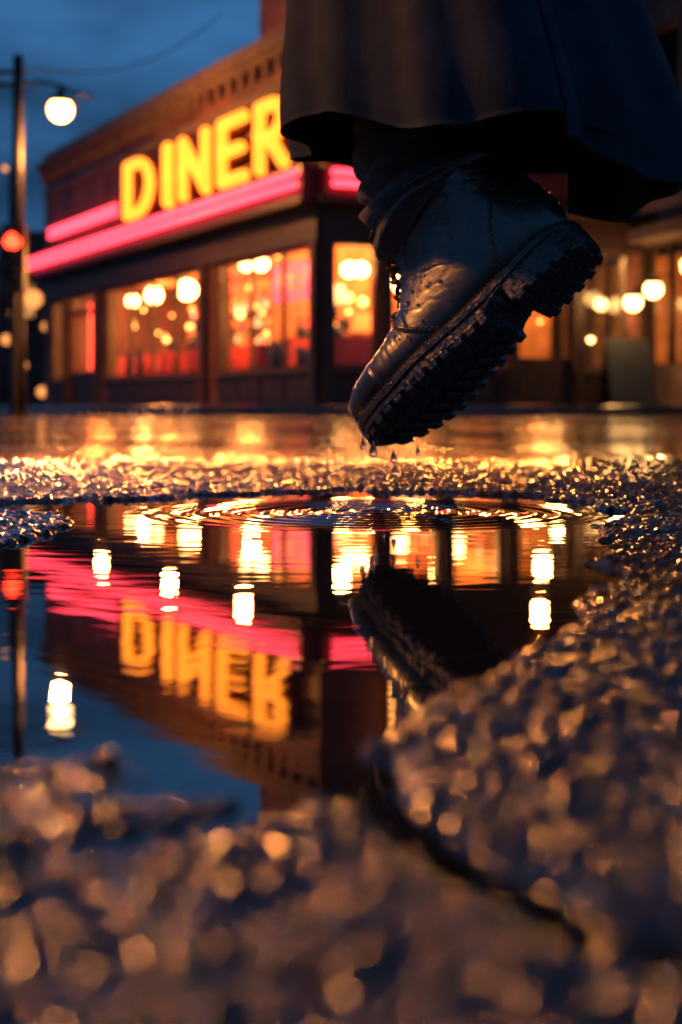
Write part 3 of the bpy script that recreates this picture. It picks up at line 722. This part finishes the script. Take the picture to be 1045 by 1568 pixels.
lo=lg.obj('tread_lugs',M_rub,boot,bevel=.0009)
M_thread=pmat('waxed_thread',(.10,.07,.04),(.16,.11,.07),200,(.5,.7))
stb=Batch()
xx=np.linspace(.004,.298,2000)
for s_ in (-1,1):
    acc=0; prev=None; on=None
    for q in xx:
        p=Vector((q,s_*swo(q)*.985,(.036 if q<.2 else .036-.004*min(1,(q-.2)/.04))+.0012))
        if prev is not None: acc+=(p-prev).length
        prev=p
        if on is None and acc>.0022: on=p; acc=0
        elif on is not None and acc>.0030:
            stb.tube([wv(on),wv((on+p)/2+Vector((0,0,.0005))),wv(p)],.00055,5); on=None; acc=0
def sp(ti,a_,off=.001):
    i=int(ti*(NR-1)); j=int((a_%(2*math.pi))/(2*math.pi)*NT)%NT
    return Vector(P[i,j]+nn_[i,j]*off)
pts3=P.reshape(-1,3); kd=kdtree.KDTree(len(pts3))
for i,q in enumerate(pts3): kd.insert((q[0],0.5*(1 if q[1]>0 else -1),q[2]),i)
kd.balance(); nf=nn_.reshape(-1,3)
def surf(x_,z_,s_,off=.0006):
    c_,i,dd=kd.find((x_,.5*s_,z_)); return Vector(pts3[i]+nf[i]*off)
for s_ in (-1,1):
    for off in (-.003,-.0058):
        zz=.042
        while zz<.125:
            f=lambda v:(.150+.35*(v-.03)+.03*math.sin((v-.03)*30)+off)
            g2=lambda v:(.075-.55*max(v-.03,0)+.012*math.sin((v-.03)*40)+off)
            if zz<.092: stb.tube([wv(surf(f(zz),zz,s_)),wv(surf(f(zz+.0022),zz+.0022,s_))],.0005,5)
            if zz<.118: stb.tube([wv(surf(g2(zz),zz,s_)),wv(surf(g2(zz+.0022),zz+.0022,s_))],.0005,5)
            zz+=.0036
stb.obj('stitching',M_thread,boot,True)
lc=Batch(); ey=Batch(); M_lace=pmat('dark_cotton_lace',(.02,.016,.012),(.045,.035,.028),400,(.6,.8))
tl=[.47,.545,.62,.695,.77,.845,.92]
for k,t_ in enumerate(tl):
    for s_ in (-1,1):
        p=sp(t_,s_*.52,.0012); 
        i=int(t_*(NR-1)); j=int(((s_*.52)%(2*math.pi))/(2*math.pi)*NT)
        nrm=Vector(nn_[i,j]); e1=nrm.cross(Vector((1,0,0))).normalized(); e2=nrm.cross(e1)
        ey.tube([wv(p+(e1*math.cos(v)+e2*math.sin(v))*.0032) for v in np.linspace(0,2*math.pi,12,endpoint=False)],.0011,6,True)
    for s_ in (-1,1):
        t2=tl[k+1] if k<len(tl)-1 else t_
        ps=[]
        for i in range(11):
            f=i/10; ps.append(wv(sp(t_+(t2-t_)*f,s_*.52*(1-2*f),.0034+.0065*math.sin(math.pi*f)+(.001*s_))))
        lc.tube(ps,.0024,8)
lc.obj('laces',M_lace,boot,True); ey.obj('eyelets',pmat('brass_eyelet',(.2,.13,.06),(.3,.2,.1),100,(.25,.4),metal=1),boot,True)
# ------------------------------------------------------------ leg (sock + trouser)
person=empty('walking_person')
M_sock=pmat('bunched_wool',(.024,.026,.032),(.055,.058,.068),120,(.75,.95),.9,.0015,700,sheen=.3)
n1_,n2_=260,180
tv=np.linspace(0,1,n1_)
aa=np.linspace(0,2*np.pi,n2_,endpoint=False); TV,AA=np.meshgrid(tv,aa,indexing='ij')
Pa=wv((.088,0,.148)); ax=[Pa, Pa.lerp(pt(652,275,1.34),.5)+Vector((-.004,0,0)), pt(652,275,1.34), pt(638,200,1.35), pt(640,100,1.36), Vector((.09,1.36,.75)), Vector((.10,1.36,1.0))]
axr=[(.072,.050),(.066,.058),(.062,.056),(.060,.056),(.058,.055),(.065,.06),(.08,.08)]
AX=interp(np.array([tuple(a) for a in ax]),n1_); AR=interp(np.array(axr),n1_)
e1a=np.array(T*1.0); e2a=np.array(S*1.0)
e1b=np.array((-.86,.10,-.25)); e1b/=np.linalg.norm(e1b); e2b=np.array((-.10,-.99,0.05)); e2b/=np.linalg.norm(e2b)
k_=sstep(0,.22,tv)[:,None]; E1=e1a*(1-k_)+e1b*k_; E1/=np.linalg.norm(E1,axis=1,keepdims=True); E2=e2a*(1-k_)+e2b*k_; E2/=np.linalg.norm(E2,axis=1,keepdims=True)
s_al=np.concatenate([[0],np.cumsum(np.linalg.norm(np.diff(AX,axis=0),axis=1))])[:,None]+0*AA
ph=(s_al+.012*np.sin(AA+1)+.009*np.sin(2*AA+s_al*30)+.020*fbm(AA*1.3+3,s_al*20,3,2))*2*np.pi/.026
fold=(1-np.abs(np.sin(ph/2)))**.8*-1.6+.8
env=1-sstep(.15,.26,s_al)*.75
rr=1+env*(.10*fold+.12*(fbm(np.cos(AA)*1.5+4,np.sin(AA)*1.5+s_al*25,3,5)-.45))
lip=sstep(0,.012,s_al); rr*=.86+.14*lip
SK=AX[:,None,:]+E1[:,None,:]*(AR[:,0][:,None]*rr*np.cos(AA))[...,None]+E2[:,None,:]*(AR[:,1][:,None]*rr*np.sin(AA))[...,None]
gridobj('sock_and_trouser_leg',SK,M_sock,parent=person,wrap=True)
kb_=Batch(); 
kb_.tube([(.10,1.36,.98),(.03,1.38,.75),(-.0,1.40,.56),(.05,1.40,.47),(.15,1.42,.44),(.24,1.42,.45)],[.085,.075,.062,.056,.05,.04],16)
kb_.obj('folded_leg',M_sock,person,True)
# ------------------------------------------------------------ coat
coat=empty('long_coat')
m,nt,b=newmat('navy_wool'); L=nt.links.new
tc=N(nt,'ShaderNodeTexCoord')
n1=N(nt,'ShaderNodeTexNoise'); n1.inputs['Scale'].default_value=30; n1.inputs['Detail'].default_value=8; L(tc.outputs['Object'],n1.inputs['Vector'])
rp=N(nt,'ShaderNodeValToRGB'); rp.color_ramp.elements[0].position=.3; rp.color_ramp.elements[1].position=.75; rp.color_ramp.elements[0].color=(.012,.020,.034,1); rp.color_ramp.elements[1].color=(.028,.042,.064,1); L(n1.outputs[0],rp.inputs[0]); L(rp.outputs[0],b.inputs['Base Color'])
n2=N(nt,'ShaderNodeTexNoise'); n2.inputs['Scale'].default_value=1100; n2.inputs['Detail'].default_value=3
mp=N(nt,'ShaderNodeMapping'); mp.inputs['Scale'].default_value=(1,1,.5); L(tc.outputs['Object'],mp.inputs[0]); L(mp.outputs[0],n2.inputs['Vector'])
bp=N(nt,'ShaderNodeBump'); bp.inputs['Strength'].default_value=.7; bp.inputs['Distance'].default_value=.0010; L(n2.outputs[0],bp.inputs['Height']); L(bp.outputs[0],b.inputs['Normal'])
b.inputs['Roughness'].default_value=.85; b.inputs['Sheen Weight'].default_value=.04; b.inputs['Specular IOR Level'].default_value=.2
M_coat=m
def panel(name,p0,p1,rad,hem,seed,nu=420,nv=200):
    ph=np.linspace(math.radians(p0),math.radians(p1),nu); v=np.linspace(0,1,nv)**1.5
    V,PH=np.meshgrid(v,ph,indexing='ij')
    hz=hem+.010*np.sin(2*PH+seed)+.008*np.sin(5*PH+seed*2)+.006*(fbm(PH*4,V*0,3,seed)-.5)
    Zc=hz+V*(1.06-hz)
    k=Zc-.33
    cx=.138-.16*np.clip(k,0,.5); cy=1.335+.02*k
    taper=1-.22*sstep(0,.6,k)-.10*sstep(0,.15,k)
    A=.075*(1-sstep(.0,.7,k))+.02
    fold=np.sin(PH*7+1.3*np.sin(PH*2+seed)+seed)+.5*np.sin(PH*13+seed*1.7+2*k)+.6*(fbm(PH*3,k*2,3,seed+3)-.45)
    fold=np.tanh(fold*1.1)
    r=rad*taper*(1+A*fold)+.014*(fbm(PH*5,Zc*9,4,seed+7)-.47)
    r=r+.004*np.exp(-(V/.004)**2)
    Px=cx+.178*r*np.cos(PH); Py=cy+.172*r*np.sin(PH)
    o=gridobj(name,np.stack([Px,Py,Zc],-1),M_coat,parent=coat)
    s_=o.modifiers.new('s','SOLIDIFY'); s_.thickness=.0035; s_.offset=-1
    return o
panel('front_panel',-58,-318,1.0,.332,1.0)
panel('back_panel',54,-76,.955,.294,4.0,nu=260)
bt=Batch(); bt.lathe((.05,1.35,1.0),[(.125,0),(.13,.005),(.13,.045),(.125,.05),(.0,.06)],40); bt.obj('belt',M_leather,coat,True)
# ------------------------------------------------------------ water drops
mw_,nt,b=newmat('clear_water'); b.inputs['Base Color'].default_value=(1,1,1,1); b.inputs['Roughness'].default_value=0; b.inputs['IOR'].default_value=1.33; b.inputs['Transmission Weight'].default_value=1
dr=Batch(); 
for k in range(500):
    i=rng.integers(5,NR-1); j=rng.integers(0,NT); 
    if nn_[i,j][2]<-.3: continue
    r_=abs(rng.normal(0,.0010))+.0006; p=toworld(P[i,j]+nn_[i,j]*r_*.2)
    dr.sphere(p,r_*SC,8,6)
for k in range(160):
    q=rng.uniform(.0,.3); p=wv((q,swo(q)*1.03,rng.uniform(.012,.034))); r_=abs(rng.normal(0,.0008))+.0006; dr.sphere(p,r_,8,6)
dr.obj('droplets',mw_,boot,True)
fd=Batch()
for px,py,D_,r_ in ((572,694,1.29,.0042),(603,704,1.29,.0034),(604,724,1.29,.0025),(556,684,1.29,.0032),(640,694,1.29,.0024),(588,738,1.28,.0022),(572,720,1.28,.0018)):
    p=pt(px,py,D_); fd.lathe(p,[(0.0,-r_),(r_*.6,-r_*.8),(r_,-.1*r_),(r_*.8,r_*.7),(r_*.35,r_*1.8),(r_*.12,r_*2.8),(0,r_*3.4)],14)
fd.obj('falling_water_drops',mw_,None,True)
